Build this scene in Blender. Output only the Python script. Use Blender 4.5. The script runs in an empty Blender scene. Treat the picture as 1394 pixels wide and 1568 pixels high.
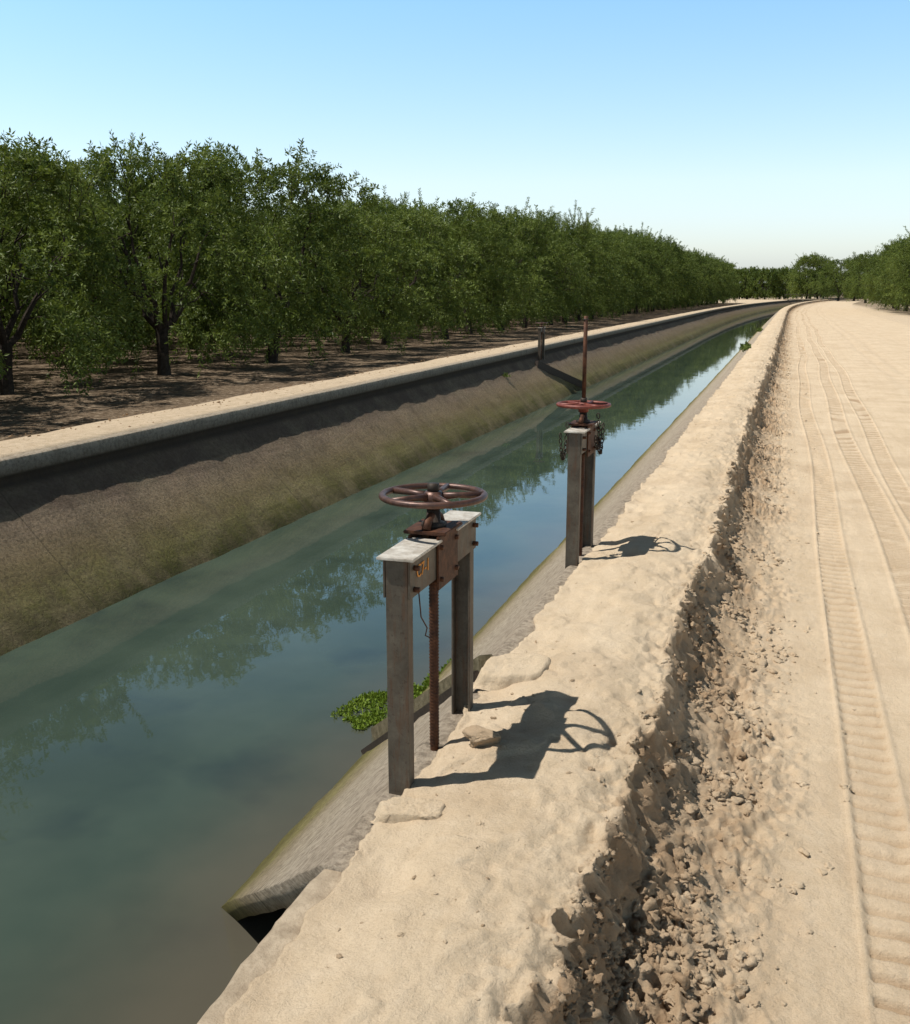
import bpy, bmesh, math, random
import numpy as np
from mathutils import Vector, Matrix
random.seed(3)
scene=bpy.context.scene
col=scene.collection
CH=1.95
# ------------------------------------------------------------ helpers
def link(o,parent=None):
    col.objects.link(o)
    if parent: o.parent=parent
    return o
def np_mesh(name,V,F,mats,smooth=True,attrs=None,matidx=None):
    V=np.asarray(V,dtype=np.float32); F=np.asarray(F,dtype=np.int32)
    me=bpy.data.meshes.new(name)
    me.vertices.add(len(V)); me.vertices.foreach_set("co",V.ravel())
    n=F.shape[1]
    me.loops.add(F.size); me.loops.foreach_set("vertex_index",F.ravel())
    me.polygons.add(len(F)); me.polygons.foreach_set("loop_start",np.arange(len(F),dtype=np.int32)*n)
    if matidx is not None: me.polygons.foreach_set("material_index",np.asarray(matidx,dtype=np.int32))
    me.update(calc_edges=True); me.validate()
    me.polygons.foreach_set("use_smooth",np.full(len(me.polygons),smooth))
    for m in mats: me.materials.append(m)
    if attrs:
        for k,v in attrs.items():
            a=me.attributes.new(k,'FLOAT','POINT'); a.data.foreach_set("value",np.asarray(v,dtype=np.float32))
    return me
def obj(name,me,parent=None): return link(bpy.data.objects.new(name,me),parent)
def grid_faces(nr,nc):
    i=np.arange(nr-1)[:,None]*nc+np.arange(nc-1)[None,:]
    i=i.ravel(); return np.stack([i,i+1,i+nc+1,i+nc],1)
def fract(a): return a-np.floor(a)
def hsh(ix,iy,s=0.0): return fract(np.sin(ix*127.1+iy*311.7+s*74.7)*43758.5453)
def vn(x,y,s=0.0):
    ix=np.floor(x);iy=np.floor(y);fx=x-ix;fy=y-iy
    fx=fx*fx*(3-2*fx);fy=fy*fy*(3-2*fy)
    a=hsh(ix,iy,s);b=hsh(ix+1,iy,s);c=hsh(ix,iy+1,s);d=hsh(ix+1,iy+1,s)
    return (a*(1-fx)+b*fx)*(1-fy)+(c*(1-fx)+d*fx)*fy
def fbm(x,y,s=0.0,o=4):
    r=0;a=.5;t=0
    for k in range(o):
        r=r+a*vn(x*2**k+k*7.3,y*2**k+k*3.1,s+k);t+=a;a*=.5
    return r/t
def worley(x,y,s=0.0):
    ix=np.floor(x);iy=np.floor(y);d=np.full(np.broadcast(x,y).shape,9.0)
    for dx in(-1,0,1):
        for dy in(-1,0,1):
            cx=ix+dx;cy=iy+dy
            px=cx+hsh(cx,cy,s);py=cy+hsh(cx,cy,s+5.5)
            d=np.minimum(d,(x-px)**2+(y-py)**2)
    return np.sqrt(d)
def sm(a,b,x):
    t=np.clip((x-a)/(b-a),0,1);return t*t*(3-2*t)
def bend(y): return 0.0003*np.clip(np.asarray(y,dtype=float)-90,0,320)**2

# ------------------------------------------------------------ materials
def newmat(name):
    m=bpy.data.materials.new(name);m.use_nodes=True
    nt=m.node_tree;b=nt.nodes["Principled BSDF"];return m,nt,b
def noise(nt,vec,scale,detail=5,rough=.6):
    n=nt.nodes.new('ShaderNodeTexNoise');n.inputs['Scale'].default_value=scale;n.inputs['Detail'].default_value=detail;n.inputs['Roughness'].default_value=rough
    nt.links.new(vec,n.inputs['Vector']);return n.outputs['Fac']
def ramp(nt,fac,stops):
    r=nt.nodes.new('ShaderNodeValToRGB');nt.links.new(fac,r.inputs[0])
    e=r.color_ramp.elements
    while len(e)<len(stops): e.new(.5)
    for i,(p,c) in enumerate(stops):
        e[i].position=p;e[i].color=(c[0],c[1],c[2],1) if hasattr(c,'__len__') else (c,c,c,1)
    return r.outputs[0]
def mix(nt,fac,a,b,mode='MIX'):
    m=nt.nodes.new('ShaderNodeMix');m.data_type='RGBA';m.blend_type=mode
    for sock,v in((m.inputs[0],fac),(m.inputs[6],a),(m.inputs[7],b)):
        if hasattr(v,'is_linked'): nt.links.new(v,sock)
        elif hasattr(v,'__len__'): sock.default_value=(v[0],v[1],v[2],1)
        else: sock.default_value=v
    return m.outputs[2]
def mth(nt,op,a,b=None,clamp=False):
    m=nt.nodes.new('ShaderNodeMath');m.operation=op;m.use_clamp=clamp
    for i,v in enumerate((a,b)):
        if v is None: continue
        if hasattr(v,'is_linked'): nt.links.new(v,m.inputs[i])
        else: m.inputs[i].default_value=v
    return m.outputs[0]
def coords(nt,sc=(1,1,1)):
    t=nt.nodes.new('ShaderNodeTexCoord');m=nt.nodes.new('ShaderNodeMapping');m.inputs['Scale'].default_value=sc
    nt.links.new(t.outputs['Object'],m.inputs[0]);return m.outputs[0]
def sep(nt,v):
    s=nt.nodes.new('ShaderNodeSeparateXYZ');nt.links.new(v,s.inputs[0]);return s.outputs
def bump(nt,b,h,strength,dist,prev=None):
    n=nt.nodes.new('ShaderNodeBump');n.inputs['Strength'].default_value=strength;n.inputs['Distance'].default_value=dist
    nt.links.new(h,n.inputs['Height'])
    if prev is not None: nt.links.new(prev,n.inputs['Normal'])
    nt.links.new(n.outputs[0],b.inputs['Normal']);return n.outputs[0]
def maprange(nt,v,a,b,c=0,d=1):
    m=nt.nodes.new('ShaderNodeMapRange');nt.links.new(v,m.inputs[0])
    for i,x in zip((1,2,3,4),(a,b,c,d)): m.inputs[i].default_value=x
    m.interpolation_type='SMOOTHSTEP';return m.outputs[0]

def sand_material(name):
    m,nt,b=newmat(name);v=coords(nt);L=nt.links
    big=noise(nt,v,1.6,4,.6); med=noise(nt,v,14,5,.65); fine=noise(nt,v,160,4,.7)
    vs=coords(nt,(1,.06,1)); streak=noise(nt,vs,7,5,.65)
    c=ramp(nt,big,[(.3,(.56,.435,.295)),(.7,(.67,.54,.385))])
    c=mix(nt,ramp(nt,med,[(.42,0),(.75,.5)]),c,(.71,.585,.435))
    c=mix(nt,ramp(nt,streak,[(.45,0),(.7,.35)]),c,(.50,.385,.255))
    c=mix(nt,ramp(nt,fine,[(.37,.22),(.5,0)]),c,(.27,.185,.115))
    a=nt.nodes.new('ShaderNodeAttribute');a.attribute_name='damp_shade'
    c=mix(nt,a.outputs['Fac'],c,(.29,.185,.105))  # damp sand tone, plus shade painted into the tyre grooves
    L.new(c,b.inputs['Base Color']);b.inputs['Roughness'].default_value=.95
    b.inputs['Specular IOR Level'].default_value=.08
    p=bump(nt,b,fine,.6,.005); bump(nt,b,noise(nt,v,50,7,.75),.8,.014,p)
    return m
M_sand=sand_material('sand')

def ground_material():
    m,nt,b=newmat('ground_soil');v=coords(nt);X,Y,Z=sep(nt,v);L=nt.links
    n1=noise(nt,v,1.2,5,.65);n2=noise(nt,v,9,6,.75);n3=noise(nt,v,70,4,.7)
    sand=ramp(nt,n2,[(.3,(.46,.355,.24)),(.7,(.68,.55,.40))])
    sand=mix(nt,ramp(nt,n3,[(.56,0),(.64,.6)]),sand,(.18,.125,.08))
    soil=ramp(nt,n2,[(.36,(.06,.041,.026)),(.52,(.18,.13,.085)),(.70,(.50,.40,.29))])  # soil colour, with tree shade and sun dapples painted in
    soil=mix(nt,ramp(nt,n3,[(.5,0),(.6,.75)]),soil,(.06,.042,.026))
    xw=mth(nt,'ADD',X,mth(nt,'MULTIPLY',mth(nt,'SUBTRACT',n1,.5),1.6))
    left=maprange(nt,xw,-8.7,-8.3,1,0)
    yend=maprange(nt,Y,192,205,1,0)
    f=mth(nt,'MULTIPLY',left,yend)
    r=maprange(nt,xw,8.5,11,0,.7)
    f=mth(nt,'MAXIMUM',f,r)
    L.new(mix(nt,f,sand,soil),b.inputs['Base Color']);b.inputs['Roughness'].default_value=.97;b.inputs['Specular IOR Level'].default_value=.1
    p=bump(nt,b,n2,.7,.05);bump(nt,b,n3,.6,.02,p)
    return m
M_ground=ground_material()

def lining_material(name,far):
    m,nt,b=newmat(name);v=coords(nt);X,Y,Z=sep(nt,v);L=nt.links
    n1=noise(nt,v,1.6,6,.7);n2=noise(nt,v,26,6,.75);n3=noise(nt,v,110,4,.7)
    vs=coords(nt,(1,.12,3)); st=noise(nt,vs,5,5,.6)
    zz=mth(nt,'ADD',Z,mth(nt,'MULTIPLY',mth(nt,'SUBTRACT',st,.5),.30))
    if far:
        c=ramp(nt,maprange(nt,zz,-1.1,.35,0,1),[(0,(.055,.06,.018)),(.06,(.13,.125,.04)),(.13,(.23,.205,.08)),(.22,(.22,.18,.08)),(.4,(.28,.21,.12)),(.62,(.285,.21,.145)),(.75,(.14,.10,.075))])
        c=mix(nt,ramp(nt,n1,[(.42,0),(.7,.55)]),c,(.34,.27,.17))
        wallc=ramp(nt,maprange(nt,Z,.02,.36,0,1),[(0,(.05,.036,.027)),(.45,(.055,.042,.033)),(.56,(.20,.17,.135)),(.9,(.30,.26,.21)),(1,(.50,.42,.32))])  # shade on the lower wall is painted in as a darker colour
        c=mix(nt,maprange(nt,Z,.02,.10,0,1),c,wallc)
    else:
        c=ramp(nt,maprange(nt,zz,-1.1,.35,0,1),[(0,(.13,.12,.04)),(.12,(.26,.23,.10)),(.25,(.33,.275,.17)),(.45,(.44,.37,.27)),(.8,(.50,.425,.33)),(1,(.48,.40,.31))])
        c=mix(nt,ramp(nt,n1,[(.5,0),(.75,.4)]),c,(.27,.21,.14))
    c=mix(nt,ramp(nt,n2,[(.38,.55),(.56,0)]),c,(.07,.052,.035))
    if far:
        vst=coords(nt,(1,1,.05));drip=noise(nt,vst,3,4,.6)
        c=mix(nt,ramp(nt,drip,[(.5,0),(.68,.35)]),c,(.09,.068,.045))
    seam=mth(nt,'LESS_THAN',mth(nt,'FRACT',mth(nt,'MULTIPLY',mth(nt,'ADD',Y,1.4),1/4.6)),.0035)
    c=mix(nt,mth(nt,'MULTIPLY',seam,mth(nt,'MULTIPLY',n1,.9)),c,(.04,.035,.025))
    L.new(c,b.inputs['Base Color']);b.inputs['Roughness'].default_value=.93;b.inputs['Specular IOR Level'].default_value=.15
    p=bump(nt,b,n2,.9,.035);bump(nt,b,n3,.6,.012,p)
    return m
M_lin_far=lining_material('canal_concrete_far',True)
M_lin_near=lining_material('canal_concrete_near',False)

def simple(name,c1,c2,scale,rough,metal=0,bmp=.3,dist=.004,spec=.3):
    m,nt,b=newmat(name);v=coords(nt)
    f=noise(nt,v,scale,6,.7)
    nt.links.new(ramp(nt,f,[(.35,c1),(.65,c2)]),b.inputs['Base Color'])
    b.inputs['Roughness'].default_value=rough;b.inputs['Metallic'].default_value=metal;b.inputs['Specular IOR Level'].default_value=spec
    bump(nt,b,noise(nt,v,scale*4,4,.7),bmp,dist);return m
def post_material():
    m,nt,b=newmat('weathered_steel');v=coords(nt)
    f=noise(nt,v,9,6,.7);f2=noise(nt,coords(nt,(6,6,.7)),8,5,.7);f3=noise(nt,v,70,4,.7)
    c=ramp(nt,f,[(.3,(.06,.047,.034)),(.6,(.125,.105,.078)),(.8,(.19,.16,.12))])
    c=mix(nt,ramp(nt,f2,[(.5,0),(.65,.75)]),c,(.11,.055,.028))
    c=mix(nt,ramp(nt,f3,[(.58,0),(.66,.6)]),c,(.05,.03,.02))
    nt.links.new(c,b.inputs['Base Color']);b.inputs['Roughness'].default_value=.6;b.inputs['Metallic'].default_value=.2
    bump(nt,b,noise(nt,v,60,4,.7),.3,.003);return m
M_post=post_material()
M_galv=simple('bleached_plate',(.34,.29,.23),(.64,.60,.53),22,.5,.1)
M_rust=simple('rusty_iron',(.045,.02,.012),(.125,.052,.026),30,.65,.3)
M_wheel=simple('wheel_iron',(.06,.034,.028),(.14,.07,.05),40,.42,.35,.2,.002,.5)
M_wheelred=simple('wheel_red_paint',(.13,.03,.022),(.22,.06,.04),40,.5,.1,.2,.002,.4)
M_dark=simple('dark_steel',(.03,.022,.018),(.06,.045,.035),30,.6,.3)
M_orange=simple('orange_paint',(.6,.20,.02),(.75,.32,.05),80,.6)
M_conc=simple('concrete',(.26,.205,.145),(.44,.36,.265),12,.9,0,.7,.014,.1)
M_concd=simple('stained_concrete',(.09,.075,.045),(.2,.17,.11),12,.9,0,.6,.012,.1)
M_bark=simple('bark',(.025,.02,.016),(.07,.055,.043),14,.95,0,.8,.02,.1)

def leaf_material(name,ca,cb):
    m,nt,b=newmat(name);L=nt.links
    a=nt.nodes.new('ShaderNodeAttribute');a.attribute_name='tint'
    oi=nt.nodes.new('ShaderNodeObjectInfo')
    f=mth(nt,'ADD',mth(nt,'MULTIPLY',a.outputs['Fac'],.8),mth(nt,'MULTIPLY',oi.outputs['Random'],.25))
    c=ramp(nt,f,[(.05,ca),(.9,cb)])
    L.new(c,b.inputs['Base Color']);b.inputs['Roughness'].default_value=.5;b.inputs['Specular IOR Level'].default_value=.2
    tr=nt.nodes.new('ShaderNodeBsdfTranslucent');L.new(mix(nt,.5,c,(.17,.22,.02)),tr.inputs[0])
    ms=nt.nodes.new('ShaderNodeMixShader');ms.inputs[0].default_value=.26
    L.new(b.outputs[0],ms.inputs[1]);L.new(tr.outputs[0],ms.inputs[2])
    L.new(ms.outputs[0],nt.nodes['Material Output'].inputs[0]);return m
M_leaf=leaf_material('almond_leaf',(.028,.056,.010),(.185,.235,.05))
M_weed=leaf_material('water_weed_leaf',(.06,.12,.012),(.22,.31,.04))

def water_material():
    m,nt,b=newmat('canal_water');v=coords(nt);X,Y,Z=sep(nt,v);L=nt.links
    n=noise(nt,v,.7,4,.55);nn=noise(nt,v,1.1,4,.5)
    c=ramp(nt,n,[(.35,(.036,.056,.044)),(.65,(.055,.079,.060))])
    c=mix(nt,ramp(nt,nn,[(.54,0),(.72,.55)]),c,(.018,.030,.032))
    edge=maprange(nt,mth(nt,'ADD',X,mth(nt,'MULTIPLY',n,.9)),-3.0,-1.7,0,.7)
    c=mix(nt,edge,c,(.10,.08,.058))
    L.new(c,b.inputs['Base Color']);b.inputs['Roughness'].default_value=.015;b.inputs['IOR'].default_value=1.37
    b.inputs['Specular IOR Level'].default_value=.5
    vs=coords(nt,(1,.6,1))
    p=bump(nt,b,noise(nt,vs,2.2,2,.5),.05,.028);bump(nt,b,noise(nt,vs,14,2,.5),.05,.0035,p)
    return m
M_water=water_material()

# ------------------------------------------------------------ terrain
def land(x,y):
    """berm + road surface; returns dx, z, damp"""
    crest=-0.42+0.15*(fbm(y*1.1,y*0+3.3,1)-.5)+.13*(fbm(y*4.5,y*0+1.3,2)-.5)+.045*(fbm(y*16,y*0+1.3,3)-.5)
    t=x-crest
    top=.375+.045*sm(-1.12,-.72,x)-.035*sm(-.65,-.40,x)+.035*(fbm(x*2.2,y*1.6,4)-.5)+.020*(fbm(x*9,y*7,5)-.5)
    w=worley(x*3.2,y*2.6,8); top=top-.018*(1-sm(0.05,.35,w))
    top=top+.010*(fbm(x*26,y*20,10,3)-.5)+.010*sm(.55,.62,fbm(x*6,y*5,12,3))
    cr=fbm(x*22,y*18,9,4);top=top+.045*(cr-.5)*sm(-.28,-.03,t)
    wid=.075+.09*fbm(y*3,y*0+9,6)
    u=np.clip(t/wid,0,1)
    f=u**.68;f=f*f*(3-2*f)*.35+f*.65
    low=.155*np.exp(-np.clip(t-wid,0,9)/.17)
    low=low*(.40+1.05*fbm(x*5,y*4,11))
    z=top*(1-f)+low*f
    var=sm(.35,.6,fbm(x*2.6,y*1.5,14,3))
    mk=sm(-.06,.03,t)*(1-sm(.25,.72,t))*(.35+.65*var)
    wx=x+.05*fbm(x*12,y*12,23);wy=y+.05*fbm(x*12,y*12,24)
    c1=1-np.clip(worley(wx*16,wy*13,20),0,1); c2=1-np.clip(worley(wx*37,wy*33,21),0,1)
    rg_=1-np.abs(2*fbm(x*9,y*8,25,5)-1)*2.2
    lump=.020*(c1-.55)+.018*(c2-.5)+.048*(rg_-.5)+.072*(fbm(x*30,y*30,22,5)-.5)
    z=z+mk*lump*(1-.6*sm(0,.2,u)*(1-sm(.8,1,u)))
    face=sm(-.05,.02,t)*(1-sm(0,.10,t-wid))
    dx=face*(.075*(fbm(y*11,z*14+x*3,26,4)-.5)+.02*(c2-.5)+.04*(fbm(y*40,z*45,27,3)-.5))
    r=sm(.10,.30,x)
    rz=.018*(fbm(x*1.5,y*.12,30)-.5)+.008*(fbm(x*14,y*5,31)-.5)+.006*(fbm(x*40,y*25,32,3)-.5)
    groove_shade=0
    for x0,w0,per,dep,lug,ph in((.385,.090,.12,.022,.030,0),(.86,.10,.05,.010,.012,1),(1.22,.09,.06,.010,.010,2),(2.35,.11,.06,.014,.004,3),(2.75,.11,.06,.014,.004,4),(4.1,.13,.08,.016,.004,5)):
        xc=x0+.05*np.sin(y*.21+ph)+.025*np.sin(y*.6+ph*2)
        q=(x-xc)/w0; ins=1-sm(.92,1.05,np.abs(q)+.12*(fbm(y*9,y*0+x0,39)-.5))
        br=.5+.5*np.tanh(6*(np.sin(2*np.pi*(y/per+.10*q+.12*fbm(y*3,x*6,38)))+.45))
        wear=.5+.5*sm(.35,.6,fbm(x*3,y*.8,40+ph))
        rz=rz-ins*dep+ins*lug*br*wear+.010*np.exp(-((np.abs(q)-1.15)/.13)**2)
        groove_shade=groove_shade+ins*(.06+.55*(1-br)*wear*(lug>.005))  # shade between the lugs, painted on as darker sand
    z=z+r*rz
    damp_shade=np.clip(mk*(.30+.8*(c1-.5))+.38*sm(-.02,.03,t)*(1-sm(.10,.45,t)),0,.75)
    damp_shade=np.maximum(damp_shade,.25*sm(.5,.75,fbm(x*3,y*.7,51))*sm(-.3,.1,x)*(1-sm(.3,.6,x)))
    damp_shade=np.maximum(damp_shade,.15*sm(.5,.7,fbm(x*2.5,y*2,52)))
    damp_shade=np.maximum(damp_shade,np.clip(groove_shade*r,0,.65))
    return dx,z,damp_shade
ys=[-6.0]
while ys[-1]<1.2: ys.append(ys[-1]+.05)
while ys[-1]<256: ys.append(ys[-1]+max(.006,.0031*ys[-1]))
ys=np.array(ys)
xs=np.concatenate([[-1.10],np.arange(-1.095,-.55,.0095),np.arange(-.55,-.0,.0060),np.arange(0,.3201,.0080)]);xs[-1]=.32
Xg,Yg=np.meshgrid(xs,ys)
DX,Z,D=land(Xg,Yg)
edge=.06*(fbm(ys*2.3,ys*0,60)-.5)+.07*(fbm(ys*11,ys*0,61)-.5)
wgt=1-sm(-1.1,-.9,Xg)
Xd=Xg+edge[:,None]*wgt+DX
Z[:,0]=.325;Xd[:,0]=Xd[:,1]+.012
Z[:,1]-=.004
V=np.stack([Xd+bend(Yg),Yg,Z],-1).reshape(-1,3)
obj('sand_berm',np_mesh('sand_berm',V,grid_faces(len(ys),len(xs)),[M_sand],attrs={'damp_shade':D.ravel()}))
xr=list(np.arange(.32,1.40,.0115))
while xr[-1]<7.0: xr.append(xr[-1]+min(.2,max(.0115,(xr[-1]-1.25)*.07)))
xr=np.array(xr)
Xg,Yg=np.meshgrid(xr,ys);_,Z,D=land(Xg,Yg)
Z=Z*(1-sm(6.2,7.0,Xg))-.03*sm(6.6,7.0,Xg)
V=np.stack([Xg+bend(Yg),Yg,Z],-1).reshape(-1,3)
obj('dirt_road',np_mesh('dirt_road',V,grid_faces(len(ys),len(xr)),[M_sand],attrs={'damp_shade':D.ravel()}))
prof=[(-2500,.08),(-120,.08),(-40,.08),(-20,.09)]+[(x,.10+.02*math.sin(x*3)) for x in np.arange(-16,-9.4,.35)]
prof+=[(-9.2,.14),(-8.9,.2),(-8.6,.28),(-8.3,.335),(-8.0,.36),(-7.7,.365),(-7.5,.36),(-7.38,.352),(-7.36,.30),(-7.355,-2.2),(-.95,-2.2),(-.94,-.15),(6.4,-.06),(6.8,-.012),(7.2,.0),(9,.01),(20,.02),(80,.0),(300,0),(2500,0)]
px=np.array([p[0] for p in prof]);pz=np.array([p[1] for p in prof])
gy=np.concatenate([np.arange(-60,0,6),np.arange(0,60,.4),np.arange(60,420,3),[500,700,1000,1600,2600,4000]])
Xg,Yg=np.meshgrid(px,gy);Zg=np.tile(pz,(len(gy),1))
nz=(fbm(Xg*1.3,Yg*1.3,70)-.5)*.05
Zg=Zg+nz*((Xg<-7.6)|(Xg>7.5))
Zg=np.where((Yg>252)&(Xg>-1),np.maximum(Zg,-.0),Zg)
V=np.stack([Xg+bend(Yg),Yg,Zg],-1).reshape(-1,3)
obj('ground',np_mesh('ground',V,grid_faces(len(gy),len(px)),[M_ground]))
wy=np.concatenate([np.arange(-8,90,4),np.arange(90,420,6)])
Xg,Yg=np.meshgrid(np.array([-7.2,-5,-3.5,-1.18]),wy)
obj('canal_water',np_mesh('canal_water',np.stack([Xg+bend(Yg),Yg,Xg*0-1.05],-1).reshape(-1,3),grid_faces(len(wy),4),[M_water]))
fp=[(-7.46,.30),(-7.455,.345),(-7.40,.35),(-7.27,.35),(-7.25,.34),(-7.25,.25),(-7.25,.175),(-7.262,.17),(-7.262,.10)]
fp+=[(-7.25+1.5*k/26,.10-1.055*1.5*k/26) for k in range(1,27)]
fy=np.concatenate([np.arange(-8,20,.1),np.arange(20,60,.25),np.arange(60,420,2)])
px=np.array([p[0] for p in fp]);pz=np.array([p[1] for p in fp])
Xg,Yg=np.meshgrid(px,fy);Zg=np.tile(pz,(len(fy),1))
k=sm(-7.24,-7.0,Xg);dn=(fbm(Xg*2,Yg*1.3,80)-.5)*.07*k+(fbm(Xg*9,Yg*8,81)-.5)*.035*k
cap=(1-k)*(fbm(Xg*0+1,Yg*.5,83)-.5)*.02
V=np.stack([Xg+bend(Yg)+cap,Yg,Zg+dn+cap],-1).reshape(-1,3)
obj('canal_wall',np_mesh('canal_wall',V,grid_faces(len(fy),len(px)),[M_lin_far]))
npf=[(-1.02,.335),(-1.06,.35),(-1.165,.35),(-1.185,.338)]+[(-1.185-1.5*k/24,.338-1.04*1.5*k/24) for k in range(1,25)]
px=np.array([p[0] for p in npf]);pz=np.array([p[1] for p in npf])
tt=[0.0]
while tt[-1]<400: tt.append(tt[-1]+max(.05,.012*tt[-1]))
tt=np.array(tt)
Xg,T=np.meshgrid(px,tt)
y0=2.36+np.clip(-1.17-Xg,0,9)*1.17+.03*(fbm(Xg*8,Xg*0,88)-.5)
Yg=y0+T
dn=(fbm(Xg*2.5,Yg*2,90)-.5)*.05*sm(0,1,(-1.185-Xg)/.3)+(fbm(Xg*12,Yg*10,91)-.5)*.018
V=np.stack([Xg+bend(Yg),Yg,np.tile(pz,(len(tt),1))+dn],-1).reshape(-1,3)
o=obj('canal_lining',np_mesh('canal_lining',V,grid_faces(len(tt),len(px)),[M_lin_near]))
s=o.modifiers.new('s','SOLIDIFY');s.thickness=.10
nrm=o.data.polygons[len(o.data.polygons)//2].normal
s.offset=-1 if nrm.z>0 else 1

# ------------------------------------------------------------ primitives
def bm_obj(name,bm,mat,parent=None,smooth=False):
    me=bpy.data.meshes.new(name);bm.to_mesh(me);bm.free();me.materials.append(mat)
    return obj(name,me,parent)
def box(name,lo,hi,mat,parent=None,bev=.003,rot=None,seg=2):
    bm=bmesh.new();c=[(a+b)/2 for a,b in zip(lo,hi)];s=[b-a for a,b in zip(lo,hi)]
    bmesh.ops.create_cube(bm,size=1);bmesh.ops.scale(bm,vec=s,verts=bm.verts)
    if bev: bmesh.ops.bevel(bm,geom=bm.edges[:],offset=bev,segments=seg,affect='EDGES')
    if rot is not None: bmesh.ops.rotate(bm,matrix=rot,verts=bm.verts)
    bmesh.ops.translate(bm,vec=c,verts=bm.verts)
    return bm_obj(name,bm,mat,parent)
def tube_np(pts,rad,n=8):
    pts=np.asarray(pts,float);rad=np.asarray(rad,float);m=len(pts)
    T=np.gradient(pts,axis=0);T/=np.linalg.norm(T,axis=1)[:,None]+1e-9
    up=np.where(np.abs(T[:,2:3])<.9,np.array([[0,0,1.]]),np.array([[1.,0,0]]))
    A=np.cross(T,up);A/=np.linalg.norm(A,axis=1)[:,None];B=np.cross(T,A)
    for i in range(1,m):
        a=A[i-1]-T[i]*np.dot(A[i-1],T[i]);a/=np.linalg.norm(a)+1e-9;A[i]=a;B[i]=np.cross(T[i],a)
    th=np.arange(n)*2*np.pi/n
    V=pts[:,None,:]+rad[:,None,None]*(np.cos(th)[None,:,None]*A[:,None,:]+np.sin(th)[None,:,None]*B[:,None,:])
    i=np.arange(m-1)[:,None]*n;j=np.arange(n)[None,:];jn=(j+1)%n
    F=np.stack([i+j,i+jn,i+n+jn,i+n+j],-1).reshape(-1,4)
    return V.reshape(-1,3),F
def tube(name,pts,r,mat,parent=None,n=12,cap=True):
    r=np.full(len(pts),r) if not hasattr(r,'__len__') else np.array(r)
    pts=[tuple(p) for p in pts]
    if cap:
        pts=[pts[0]]+pts+[pts[-1]]
        d0=np.array(pts[2])-np.array(pts[1]);d1=np.array(pts[-2])-np.array(pts[-3])
        pts[0]=tuple(np.array(pts[1])-d0/np.linalg.norm(d0)*1e-4);pts[-1]=tuple(np.array(pts[-2])+d1/np.linalg.norm(d1)*1e-4)
        r=np.concatenate([[1e-4],r,[1e-4]])
    V,F=tube_np(pts,r,n)
    return obj(name,np_mesh(name,V,F,[mat]),parent)
def torus(name,R,r,mat,parent,loc=(0,0,0),nu=64,nv=12,rot=None,sc=(1,1,1)):
    u=np.arange(nu)*2*np.pi/nu;v=np.arange(nv)*2*np.pi/nv
    U,Vv=np.meshgrid(u,v,indexing='ij')
    P=np.stack([(R+r*np.cos(Vv))*np.cos(U)*sc[0],(R+r*np.cos(Vv))*np.sin(U)*sc[1],r*np.sin(Vv)*sc[2]],-1).reshape(-1,3)
    i=np.arange(nu)[:,None];j=np.arange(nv)[None,:]
    F=np.stack([i*nv+j,((i+1)%nu)*nv+j,((i+1)%nu)*nv+(j+1)%nv,i*nv+(j+1)%nv],-1).reshape(-1,4)
    o=obj(name,np_mesh(name,P,F,[mat]),parent);o.location=loc
    if rot: o.rotation_euler=rot
    return o
def channel(name,y,out,z0,z1,w,d,t,mat,parent):
    p=[(-w/2,0),(w/2,0),(w/2,d*out),(w/2-t,d*out),(w/2-t,t*out),(-w/2+t,t*out),(-w/2+t,d*out),(-w/2,d*out)]
    bm=bmesh.new();a=[bm.verts.new((q[0],y+q[1],z0)) for q in p];b=[bm.verts.new((q[0],y+q[1],z1)) for q in p]
    for i in range(8): bm.faces.new((a[i],a[(i+1)%8],b[(i+1)%8],b[i]))
    bm.faces.new(a);bm.faces.new(b[::-1]);bmesh.ops.recalc_face_normals(bm,faces=bm.faces)
    bmesh.ops.bevel(bm,geom=bm.edges[:],offset=.0015,segments=1,affect='EDGES')
    return bm_obj(name,bm,mat,parent)

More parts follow.
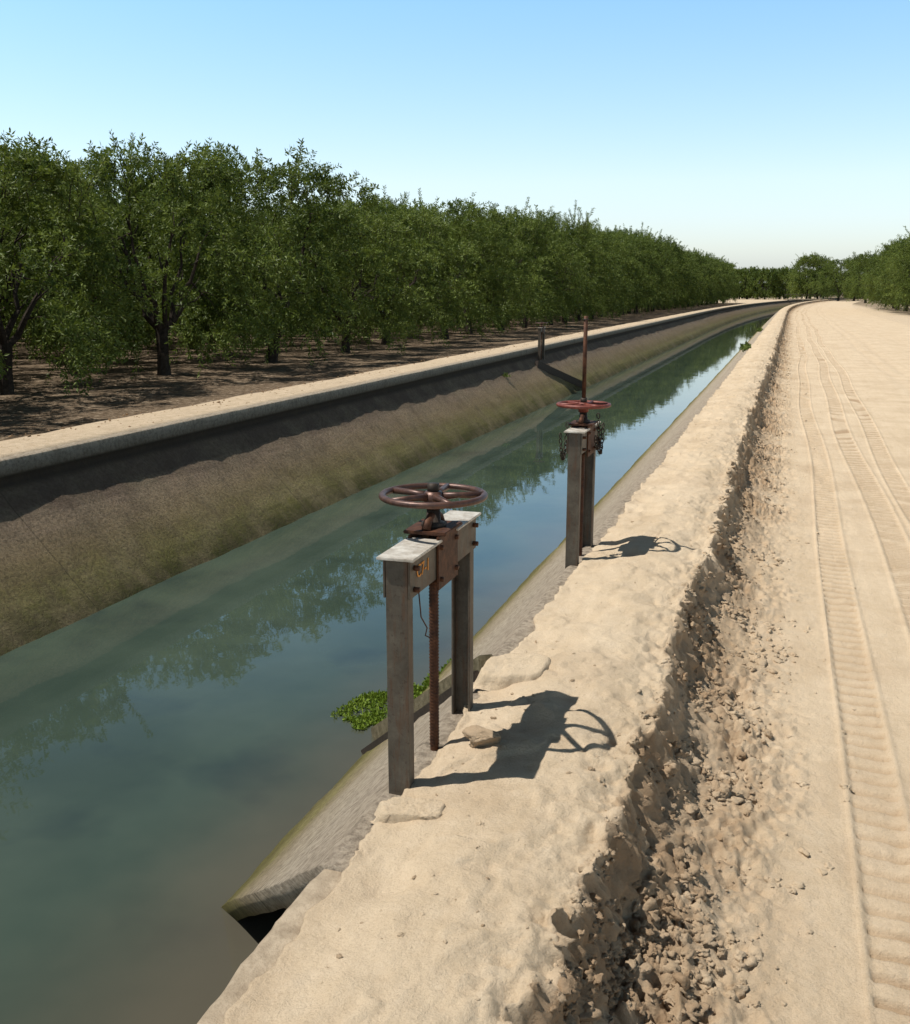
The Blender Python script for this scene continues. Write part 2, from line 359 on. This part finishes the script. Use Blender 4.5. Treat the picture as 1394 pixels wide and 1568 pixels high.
def canal_gate(name,loc,rotz,half=.30,H=.80,wheelR=.17,rise=0,wheelmat=M_wheel,chains=False,number=True,down=.35,spokes=5):
    e=bpy.data.objects.new(name,None);link(e);e.location=loc;e.rotation_euler=(0,0,rotz)
    channel('post_1',-half-.035,1,-down,H-.004,.074,.045,.008,M_post,e)
    channel('post_2',half+.035,-1,-down,H-.004,.074,.045,.008,M_post,e)
    box('top_flange_1',(-.062,-half-.05,H),(.062,-.085,H+.009),M_galv,e,.002)
    box('top_flange_2',(-.062,.085,H),(.062,half+.05,H+.009),M_galv,e,.002)
    box('header_plate_front',(.0385,-half-.036,H-.125),(.045,half+.036,H-.002),M_post,e,.001)
    box('header_plate_back',(-.045,-half-.036,H-.125),(-.0385,half+.036,H-.002),M_post,e,.001)
    box('center_plate',(.0465,-.105,H-.165),(.054,.105,H+.02),M_rust,e,.002)
    box('center_plate_back',(-.054,-.105,H-.165),(-.0465,.105,H+.02),M_rust,e,.002)
    box('seat_plate',(-.075,-.095,H+.021),(.075,.095,H+.033),M_rust,e,.003)
    for i,(yy,zz) in enumerate(((-half+.0,H-.03),(-half+.0,H-.10),(half-.0,H-.03),(half-.0,H-.10),(-.08,H-.02),(.08,H-.02),(-.08,H-.13),(.08,H-.13))):
        tube('bolt_%d'%i,[(.043,yy,zz),(.064,yy,zz)],.009,M_rust,e,6)
    for s in(-1,1):
        tube('yoke_%d'%(s+1),[(0,s*.075,H+.033),(0,s*.06,H+.055),(0,s*.03,H+.07),(0,0,H+.078)],[.016,.015,.013,.013],M_rust,e,10)
    tube('bearing',[(0,0,H+.03),(0,0,H+.045),(0,0,H+.05),(0,0,H+.10)],[.042,.042,.026,.022],M_dark,e,20)
    hz=H+.135
    tube('hub',[(0,0,H+.095),(0,0,hz+.0),(0,0,hz+.018)],[.030,.036,.028],wheelmat,e,20)
    tube('stem_nut',[(0,0,hz+.016),(0,0,hz+.045)],.021,M_dark,e,6)
    torus('wheel_rim',wheelR-.012,.0125,wheelmat,e,(0,0,hz+.004),72,12,None,(1,1,.9))
    for k in range(spokes):
        a=2*math.pi*k/spokes+.35
        c,s=math.cos(a),math.sin(a)
        tube('spoke_%d'%k,[(c*.02,s*.02,hz),(c*wheelR*.45,s*wheelR*.45,hz+.004),(c*(wheelR-.014),s*(wheelR-.014),hz+.003)],[.015,.0105,.013],wheelmat,e,8)
    tube('stem',[(0,0,-down-.1),(0,0,0),(0,0,H+.03)],.0155,M_rust,e,12)
    P=[];R=[]
    z=.02
    while z<H-.16:
        P+= [(0,0,z),(0,0,z+.004),(0,0,z+.008)];R+=[.0157,.0185,.0157];z+=.012
    tube('stem_thread',P,R,M_rust,e,10)
    if rise: tube('rising_stem',[(0,0,hz+.03),(0,0,hz+rise)],.0125,M_rust,e,12); torus('stem_collar',.013,.005,M_dark,e,(0,0,hz+rise-.02),20,8)
    box('gate_leaf',(-.02,-half+.02,-down-.25),(0,half-.02,-down+.02),M_dark,e,.002)
    if number:
        cu=bpy.data.curves.new('painted_number','FONT');cu.body='C7-1';cu.size=.06;cu.extrude=.0008
        t=bpy.data.objects.new('painted_number',cu);link(t,e);cu.materials.append(M_orange)
        t.rotation_euler=(math.pi/2,0,math.pi/2);t.location=(.047,-half+.02,H-.07)
    def chain(nm,p0,p1,sag,n):
        Vs=[];Fs=[];off=0
        pts=[]
        for i in range(n):
            t=i/(n-1);p=np.array(p0)*(1-t)+np.array(p1)*t;p[2]-=sag*4*t*(1-t);pts.append(p)
        pts=np.array(pts);T=np.gradient(pts,axis=0)
        L=np.linalg.norm(T,axis=1).mean()*.72
        for i in range(n):
            d=T[i]/np.linalg.norm(T[i]);a=np.cross(d,[.3,.8,.1]);a/=np.linalg.norm(a);b=np.cross(d,a)
            if i%2:a,b=b,a
            th=np.linspace(0,2*np.pi,11)[:-1]
            ring=[pts[i]+d*math.cos(q)*L+a*math.sin(q)*L*.6 for q in th];ring.append(ring[0]);ring.append(ring[1])
            V,F=tube_np(ring,np.full(len(ring),L*.2),6);Vs.append(V);Fs.append(F+off);off+=len(V)
        obj(nm,np_mesh(nm,np.concatenate(Vs),np.concatenate(Fs),[M_dark]),e)
    if chains:
        chain('chain_1',(.07,half*.55,H+.06),(.075,half+.06,H-.02),.20,20)
        chain('chain_2',(-.07,-half*.6,H+.03),(-.085,-half-.03,H-.02),.17,18)
        chain('chain_3',(.075,half-.02,H-.02),(.08,.0,H-.06),.10,14)
    else:
        tube('wire',[(.05,-half+.03,H-.12),(.055,-half+.035,H-.2),(.07,-half+.05,H-.24),(.06,-half+.06,H-.27),(.075,-half+.07,H-.28)],.0022,M_rust,e,6)
    return e
canal_gate('canal_gate',(-1.115,3.175,.35),0,half=.315,H=.79,wheelR=.185)
canal_gate('canal_gate',(-1.16,6.05,.35),0,half=.22,H=.80,wheelR=.165,rise=.53,wheelmat=M_wheelred,chains=True,number=False,spokes=6)
canal_gate('canal_gate',(-7.13,30.2,.30),math.pi,half=.25,H=.62,wheelR=.19,rise=0,number=False,down=.7)
def beam(name,p0,p1,w,h,mat,parent=None):
    p0=Vector(p0);p1=Vector(p1);d=p1-p0;L=d.length
    rot=d.to_track_quat('Y','Z').to_matrix()
    c=(p0+p1)/2
    return box(name,(c.x-w/2,c.y-L/2,c.z-h/2),(c.x+w/2,c.y+L/2,c.z+h/2),mat,parent,.006,rot)
beam('slope_beam',(-7.0,29.1,-.10),(-6.15,32.2,-.98),.10,.22,M_dark)  # dark beam laid diagonally down the far slope
e=bpy.data.objects.new('gate_headwall',None);link(e)
beam('wing_wall',(-1.15,3.98,.355),(-2.55,6.05,.355-1.42),.07,.13,M_concd,e)
beam('wing_wall_edge',(-1.15,3.84,.35),(-2.55,5.80,.35-1.46),.03,.10,M_dark,e)
hx=np.array([-1.03,-1.06,-1.165,-1.178,-1.18,-1.18,-1.18,-1.18]);hz_=np.array([.33,.343,.345,.335,.1,-.3,-.8,-1.6])
hy=np.arange(-6,5.01,.03)
Xg,Yg=np.meshgrid(hx,hy);Zg=np.tile(hz_,(len(hy),1))
chip=.02*(fbm(Yg*3,Xg*3,120)-.5)+.022*(fbm(Yg*13,Zg*6,121)-.5)
V=np.stack([Xg+chip,Yg,Zg+.016*(fbm(Yg*9,Xg*9,122)-.5)],-1).reshape(-1,3)
obj('head_wall',np_mesh('head_wall',V,grid_faces(len(hy),len(hx)),[M_conc]),e)
def slab(name,x0,x1,y0,y1,z,th,seed,rot=0,damp_shade=.0):
    nx,ny=40,40
    u=np.linspace(-1,1,nx);U,W=np.meshgrid(u,u)
    X=(x0+x1)/2+U*(x1-x0)/2+.03*(fbm(U*2+seed,W*2,seed)-.5);Y=(y0+y1)/2+W*(y1-y0)/2+.05*(fbm(U*2,W*2+seed,seed+1)-.5)+rot*(U*(x1-x0)/2)
    ed=(np.abs(U)**4+np.abs(W)**4)**.25;Zz=z+.014*(fbm(U*3,W*3,seed)-.5)+.006*(fbm(U*12,W*12,seed)-.5)-th*sm(.8,1.02,ed)
    V=np.stack([X,Y,Zz],-1).reshape(-1,3)
    obj(name,np_mesh(name,V,grid_faces(nx,ny),[M_sand],attrs={'damp_shade':np.full(len(V),damp_shade)}))
slab('concrete_footing',-1.15,-.86,3.74,4.06,.427,.06,3,.25)
slab('concrete_footing',-1.13,-.90,2.62,2.74,.40,.04,7,.1)

# ------------------------------------------------------------ clods
def ico(sub):
    bm=bmesh.new();bmesh.ops.create_icosphere(bm,subdivisions=sub,radius=1)
    V=np.array([v.co[:] for v in bm.verts]);F=np.array([[v.index for v in f.verts] for f in bm.faces]);bm.free();return V,F
icos={s:ico(s) for s in(1,2,3,4)}
rng=np.random.default_rng(5)
def rock(sub,r,rg,flat=.75,cuts=2,lump=.32):
    V,F=icos[sub];V=V.copy();V0=V.copy()
    for _ in range(cuts):
        n=rg.normal(size=3);n/=np.linalg.norm(n);d=rg.uniform(.4,.85);s=V@n
        V=V-np.clip(s-d,0,9)[:,None]*n[None,:]
    g=0
    for q in (1.5,2.8,5,9):
        kk=rg.normal(size=3);kk=kk/np.linalg.norm(kk)*q*1.4;k2=rg.normal(size=3);k2=k2/np.linalg.norm(k2)*q*1.4
        g=g+np.sin(V0@kk+rg.random()*6)*np.sin(V0@k2+rg.random()*6)/q**.45
    V*=1+lump*1.6*g[:,None]
    V*=1+.14*(rg.random((len(V),1))-.5)
    V*=rg.uniform([.7,.7,.45],[1.35,1.35,flat+.15])*r
    a=rg.random()*6.28;c,s=math.cos(a),math.sin(a)
    return V@np.array([[c,s,0],[-s,c,0],[0,0,1]]),F
Vs=[];Fs=[];Ds=[];off=0
n=11000
yy=1.6*np.exp(rng.random(n)*math.log(70/1.6))
kind=rng.random(n)
tx=np.where(kind<.86,-.40+np.abs(rng.normal(size=n))*.26-.05*rng.random(n),np.where(kind<.93,rng.uniform(-1.05,-.4,n),rng.uniform(-.2,1.3,n)))
cl=fbm(tx*5,yy*4.0,99,3)
rr=np.where(kind<.86,.0022+.0026*rng.exponential(size=n),.002+.0020*rng.exponential(size=n))
rr=rr*(1+1.5*sm(.5,.7,cl)*(kind<.86))
rr=np.clip(rr*(1+ .05*yy),.002,.024)
rr=np.where(tx>.05,rr*.85,rr)
keep=(cl>.52)|(rng.random(n)<.30)
dxx,zz,dd=land(tx,yy)
for i in range(n):
    if not keep[i]: continue
    sub=3 if (rr[i]>.008 and yy[i]<6) else (2 if (rr[i]>.004 and yy[i]<8) else 1)
    V,F=rock(sub,rr[i],rng)
    dmp=min(.75,max(0,dd[i]+rng.uniform(-.15,.15))) if kind[i]<.86 else rng.uniform(.0,.6)
    Vs.append(V+np.array([tx[i]+dxx[i],yy[i],zz[i]-rr[i]*.05]));Fs.append(F+off);off+=len(V);Ds.append(np.full(len(V),dmp))
for i in range(500):
    y=8*math.exp(rng.random()*1.8);x=rng.uniform(-8.4,-7.5);r=.008+.012*rng.random()
    V,F=rock(1,r,rng);Vs.append(V+np.array([x,y,.352+.004]));Fs.append(F+off);off+=len(V);Ds.append(np.full(len(V),.95))
obj('dirt_clods',np_mesh('dirt_clods',np.concatenate(Vs),np.concatenate(Fs),[M_sand],attrs={'damp_shade':np.concatenate(Ds)}))
V,F=rock(4,.068,np.random.default_rng(12),.75,10,.06)
z0=float(land(np.array([-.92]),np.array([3.17]))[1][0])
obj('rock',np_mesh('rock',V+np.array([-.92,3.17,z0+.022]),F,[M_sand],attrs={'damp_shade':np.full(len(V),.5)}))

# ------------------------------------------------------------ trees
def unit(a): return a/(np.linalg.norm(a,axis=-1,keepdims=True)+1e-9)
def leaves_np(P,Dv,size,rg,width=.36):
    n=len(P);Nn=unit(rg.normal(size=(n,3))+np.array([0,0,.7]));S=unit(np.cross(Dv,Nn))
    l=size[:,None];w=l*width*.5
    fold=unit(np.cross(S,Dv))*l*.06
    V=np.stack([P,P+Dv*l*.45+S*w+fold,P+Dv*l,P+Dv*l*.45-S*w+fold],1).reshape(-1,3)
    F=np.arange(4*n).reshape(-1,4);return V,F
def make_tree(name,seed,H=5.0,R=2.7,clumps=138,twigs=12,lpt=19,lsize=.115,shoots=30):
    rg=np.random.default_rng(seed)
    Vs=[];Fs=[];off=0
    def addt(p,r,n=6):
        nonlocal off
        V,F=tube_np(p,r,n);Vs.append(V);Fs.append(F+off);off+=len(V)
    lean=rg.normal(size=2)*.10
    addt([(0,0,-.15),(0,0,.05),(lean[0]*.5,lean[1]*.5,.5),(lean[0],lean[1],1.05)],[.21,.165,.135,.15],9)
    nl=rg.integers(5,7)
    for i in range(nl):
        a=2*np.pi*i/nl+rg.normal()*.25
        d=np.array([math.cos(a),math.sin(a),0])
        L=rg.uniform(.7,.9)
        b0=np.array([lean[0],lean[1],.95])
        pts=[b0]
        for t in np.linspace(.15,1,7):
            pts.append(b0+d*(R*.60*t**.85)*L+np.array([0,0,(H*.58)*t**1.15*L])+rg.normal(size=3)*.06)
        addt(pts,np.linspace(.08,.015,8),7)
        for j in range(4):
            k=rg.integers(2,7);b=pts[k];dd=unit(d*rg.uniform(.2,1)+rg.normal(size=3)*.6+np.array([0,0,.4]));l=rg.uniform(.6,1.2)
            q=[b,b+dd*l*.33+rg.normal(size=3)*.04,b+dd*l*.66+rg.normal(size=3)*.06,b+dd*l+np.array([0,0,-.1])]
            addt(q,[.025,.018,.012,.006],5)
    zc=.45*H;zb=1.02
    lob=rg.random(6)*6.28
    def rad(z,a):
        up=np.clip((z-zc)/(H*.93-zc),-1,1);lo=np.clip((zc-z)/(zc-zb),0,1)
        r=np.where(z>zc,np.sqrt(np.clip(1-up**2,0,1))**.8*1.0,1-.26*lo**2)
        return R*r*(1+.14*np.sin(3*a+lob[0])+.12*np.sin(5*a+lob[1]+z*1.2))
    LP=[];LD=[];LT=[];LS=[]
    for c in range(clumps):
        a=rg.random()*6.283;z=zb+(H*.92-zb)*rg.random()**.98
        if c<12: z=zb-.25*rg.random()
        fr=(.36+.64*rg.random()**.38)
        r=rad(np.array(max(z,zb)),a)*fr
        cen=np.array([math.cos(a)*r,math.sin(a)*r,z]);out=unit(np.array([math.cos(a),math.sin(a),.55*(z-zc)/H*2]))
        cr=rg.uniform(.2,.44);ct=rg.random()
        for t in range(twigs):
            p0=cen+rg.normal(size=3)*cr*.5
            dr=unit(out*.9+rg.normal(size=3)*.65+np.array([0,0,.3 if z>zc else -.1]))
            L=rg.uniform(.3,.65);s=np.linspace(0.05,1,lpt)+rg.normal(size=lpt)*.02
            P=p0+dr*L*s[:,None]+np.array([0,0,-1])*(.28*L*s[:,None]**2)
            if t%4==0: addt([p0,p0+dr*L*.5+np.array([0,0,-.07*L]),p0+dr*L+np.array([0,0,-.28*L])],[.007,.005,.002],3)
            ph=np.arange(lpt)*2.4+rg.random()*6
            side=unit(np.cross(dr,rg.normal(size=3)));s2=np.cross(dr,side)
            Dl=unit(dr*.7+(np.cos(ph)[:,None]*side+np.sin(ph)[:,None]*s2)*.9+np.array([0,0,-.25])+rg.normal(size=(lpt,3))*.15)
            LP.append(P);LD.append(Dl);LT.append(np.clip(ct*.65+rg.random(lpt)*.35,0,1));LS.append(lsize*rg.uniform(.65,1.25,lpt))
    groups=[(rg.random()*6.283,R*.7*math.sqrt(rg.random())) for _ in range(6)]
    for c in range(shoots):
        a,rr_=groups[c%6];a=a+rg.normal()*.2;rr_=rr_+rg.normal()*.15;z=H*.80*(1-.25*(rr_/R)**2)
        p0=np.array([math.cos(a)*rr_,math.sin(a)*rr_,z]);L=rg.uniform(.65,1.2)*(1.3 if c%6<2 else .9)
        dr=unit(np.array([math.cos(a)*.25,math.sin(a)*.25,1])+rg.normal(size=3)*.24)
        cv=rg.normal(size=3)*.12*L
        n=int(L*54);s=np.linspace(0,1,n)
        P=p0+dr*L*s[:,None]+cv*s[:,None]**2
        addt([p0,p0+dr*L*.5+cv*.25,p0+dr*L+cv],[.012,.008,.003],4)
        ph=np.arange(n)*2.4;side=unit(np.cross(dr,rg.normal(size=3)));s2=np.cross(dr,side)
        Dl=unit(dr*.8+(np.cos(ph)[:,None]*side+np.sin(ph)[:,None]*s2)*1.0+rg.normal(size=(n,3))*.1)
        LP.append(P);LD.append(Dl);LT.append(.5+rg.random(n)*.5);LS.append(lsize*1.05*rg.uniform(.7,1.2,n))
    nbark=sum(len(f) for f in Fs)
    P=np.concatenate(LP);Dv=np.concatenate(LD);T=np.concatenate(LT);S=np.concatenate(LS)
    V,F=leaves_np(P,Dv,S,rg)
    nv=off;VV=np.concatenate(Vs+[V]);FF=np.concatenate(Fs+[F+off])
    mi=np.concatenate([np.zeros(nbark),np.ones(len(F))])
    tint=np.concatenate([np.zeros(nv),np.repeat(T,4)])
    return np_mesh(name,VV,FF,[M_bark,M_leaf],False,{'tint':tint},mi),(VV,FF,mi,tint)
trees=[make_tree('almond_tree_mesh_%d'%i,100+i)[0] for i in range(6)]
rg=np.random.default_rng(77)
orch=bpy.data.objects.new('orchard_back_rows',None);link(orch)
def put(x,y,H,parent=None,w=1.0):
    o=bpy.data.objects.new('almond_tree',trees[rg.integers(0,6)]);link(o,parent)
    o.location=(x,y,.08);o.rotation_euler=(0,0,rg.random()*6.28)
    s=H/5.0;o.scale=(w*s**.4*rg.uniform(.95,1.08),w*s**.4*rg.uniform(.95,1.08),s)
for r,X in enumerate((-13.6,-18.8,-24.2,-29.6,-35,-41,-48)):
    y=1.0+.3*r
    while y<192:
        Hh=5.1+1.9*float(sm(25,95,y))+float(np.clip(.38*rg.normal(),-.6,.45))
        if 16<y<24: Hh+=.25
        put(X+rg.normal()*.2+.5*float(bend(y)),y+rg.normal()*.25,Hh+(.2 if r else 0),None if r<1 else orch,1.0)
        y+=4.8
for r,X in enumerate((11.3,17,23)):
    y=101+4*r
    while y<142:
        put(X+rg.normal()*.3+float(bend(y)),y,7.2+.4*rg.normal(),None if r<1 else orch,1.1);y+=6.5
for x,y,h,w in ((13.2,212,9.2,1.2),(17.8,214,9.4,1.2),(22.5,212,9.0,1.2),(27,214,9,1.2),(10.2,262,9.8,1.35),(13.8,264,10.2,1.4),(18,264,9.8,1.4),(4.2,288,12.0,1.3),(6.2,290,10.8,1.3),(3.4,291,11,1.3)):
    put(x,y,h,None,w)
_,(VV,FF,mi,ti)=make_tree('t_far',555,clumps=70,twigs=9,lpt=8,lsize=.30,shoots=6)
Vs=[];Fs=[];Ms=[];Ts=[];off=0
spots=[]
for k in range(24): spots.append((-62+2.6*k+rg.normal()*.5,300+rg.random()*14,8.6+rg.normal()*.5))
for k in range(30): spots.append((-20+5*k+rg.normal(),350+rg.random()*20,9.5+rg.normal()))
for (x,y,h) in spots:
    a=rg.random()*6.28;c,s=math.cos(a),math.sin(a);q=h/5
    W=VV@np.array([[c,s,0],[-s,c,0],[0,0,1]])*np.array([q*.85,q*.85,q])
    Vs.append(W+np.array([x,y,0]));Fs.append(FF+off);off+=len(VV);Ms.append(mi);Ts.append(ti)
obj('distant_tree_line',np_mesh('distant_tree_line',np.concatenate(Vs),np.concatenate(Fs),[M_bark,M_leaf],False,{'tint':np.concatenate(Ts)},np.concatenate(Ms)))

# ------------------------------------------------------------ weeds
def weeds(name,cx,cy,cz,rx,ry,n,h,ls,mat,seed,up=1.0):
    rg=np.random.default_rng(seed);a=rg.random(n)*6.283;r=np.sqrt(rg.random(n))
    k=1+.18*np.sin(a*3+seed)+.10*np.sin(a*7+seed*2)
    P=np.stack([cx+np.cos(a)*r*rx*k,cy+np.sin(a)*r*ry*k,cz+h*rg.random(n)*(1-.6*r)],-1)
    g=fbm(P[:,0]*9,P[:,1]*9,seed,3)>.36
    P=P[g];n=len(P)
    Dv=unit(rg.normal(size=(n,3))*.8+np.array([0,0,up]))
    V,F=leaves_np(P,Dv,ls*rg.uniform(.6,1.3,n),rg,.45)
    obj(name,np_mesh(name,V,F,[mat],False,{'tint':np.repeat(rg.random(n),4)}))
weeds('water_weeds',-2.66,6.48,-1.055,.28,.46,6500,.03,.030,M_weed,4,.4)
weeds('water_weeds',-2.40,7.1,-1.055,.16,.55,2600,.05,.034,M_weed,9,.5)
weeds('bank_weeds',-1.22,31,.32,.14,.8,500,.22,.08,M_leaf,5)
weeds('bank_weeds',-1.3,47,.28,.12,.8,300,.2,.08,M_leaf,6)
weeds('bank_weeds',-6.95,25.5,-.2,.1,.15,120,.12,.06,M_leaf,7)

# ------------------------------------------------------------ far check structure
e=bpy.data.objects.new('canal_check_structure',None);link(e)
bx=float(bend(235))
box('deck',(-8.2+bx,235,.42),(-.6+bx,236.6,.62),M_conc,e,.02)
for k,x in enumerate((-7.3,-4.3,-1.3)): box('pier_%d'%k,(x-.2+bx,235.1,-1.4),(x+.2+bx,236.5,.43),M_conc,e,.02)
for k in range(7): tube('rail_post_%d'%k,[(-8+k*1.2+bx,235.2,.6),(-8+k*1.2+bx,235.2,1.6)],.05,M_dark,e,6)
tube('hand_rail',[(-8+bx,235.2,1.6),(-.8+bx,235.2,1.6)],.05,M_dark,e,6)

# ------------------------------------------------------------ light
el=math.radians(62.5);sd=Vector((-.94,-.34,0)).normalized()
sdir=Vector((sd.x*math.cos(el),sd.y*math.cos(el),math.sin(el)))
sun=bpy.data.lights.new('sun','SUN');sun.energy=5.0;sun.angle=math.radians(.5);sun.color=(1,.96,.89)
so=bpy.data.objects.new('sun',sun);link(so);so.rotation_euler=sdir.to_track_quat('Z','Y').to_euler();so.location=(-20,-8,40)
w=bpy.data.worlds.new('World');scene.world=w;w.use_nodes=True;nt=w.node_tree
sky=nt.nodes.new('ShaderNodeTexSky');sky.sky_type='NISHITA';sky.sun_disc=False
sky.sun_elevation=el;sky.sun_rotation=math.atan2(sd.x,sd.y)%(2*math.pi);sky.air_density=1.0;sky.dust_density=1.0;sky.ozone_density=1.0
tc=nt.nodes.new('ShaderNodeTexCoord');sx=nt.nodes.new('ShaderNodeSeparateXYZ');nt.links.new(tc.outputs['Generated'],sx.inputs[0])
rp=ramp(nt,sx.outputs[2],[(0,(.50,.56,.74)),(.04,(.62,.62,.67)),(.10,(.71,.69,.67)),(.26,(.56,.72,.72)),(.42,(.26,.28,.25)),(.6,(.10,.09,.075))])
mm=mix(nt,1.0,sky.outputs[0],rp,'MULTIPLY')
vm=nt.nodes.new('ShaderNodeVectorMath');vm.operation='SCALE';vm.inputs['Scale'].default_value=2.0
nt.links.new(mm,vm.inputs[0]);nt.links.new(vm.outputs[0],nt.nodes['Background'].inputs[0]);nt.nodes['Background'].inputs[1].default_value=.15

# ------------------------------------------------------------ camera
cam=bpy.data.cameras.new('camera');co=bpy.data.objects.new('camera',cam);link(co)
cam.sensor_fit='HORIZONTAL';cam.sensor_width=36;cam.lens=36*1550/1394;cam.clip_end=6000;cam.clip_start=.05
co.location=(0,0,CH);co.rotation_euler=(math.radians(90-12.23),0,math.radians(18.1))
scene.camera=co
scene.view_settings.view_transform='Standard';scene.view_settings.look='None';scene.view_settings.exposure=0
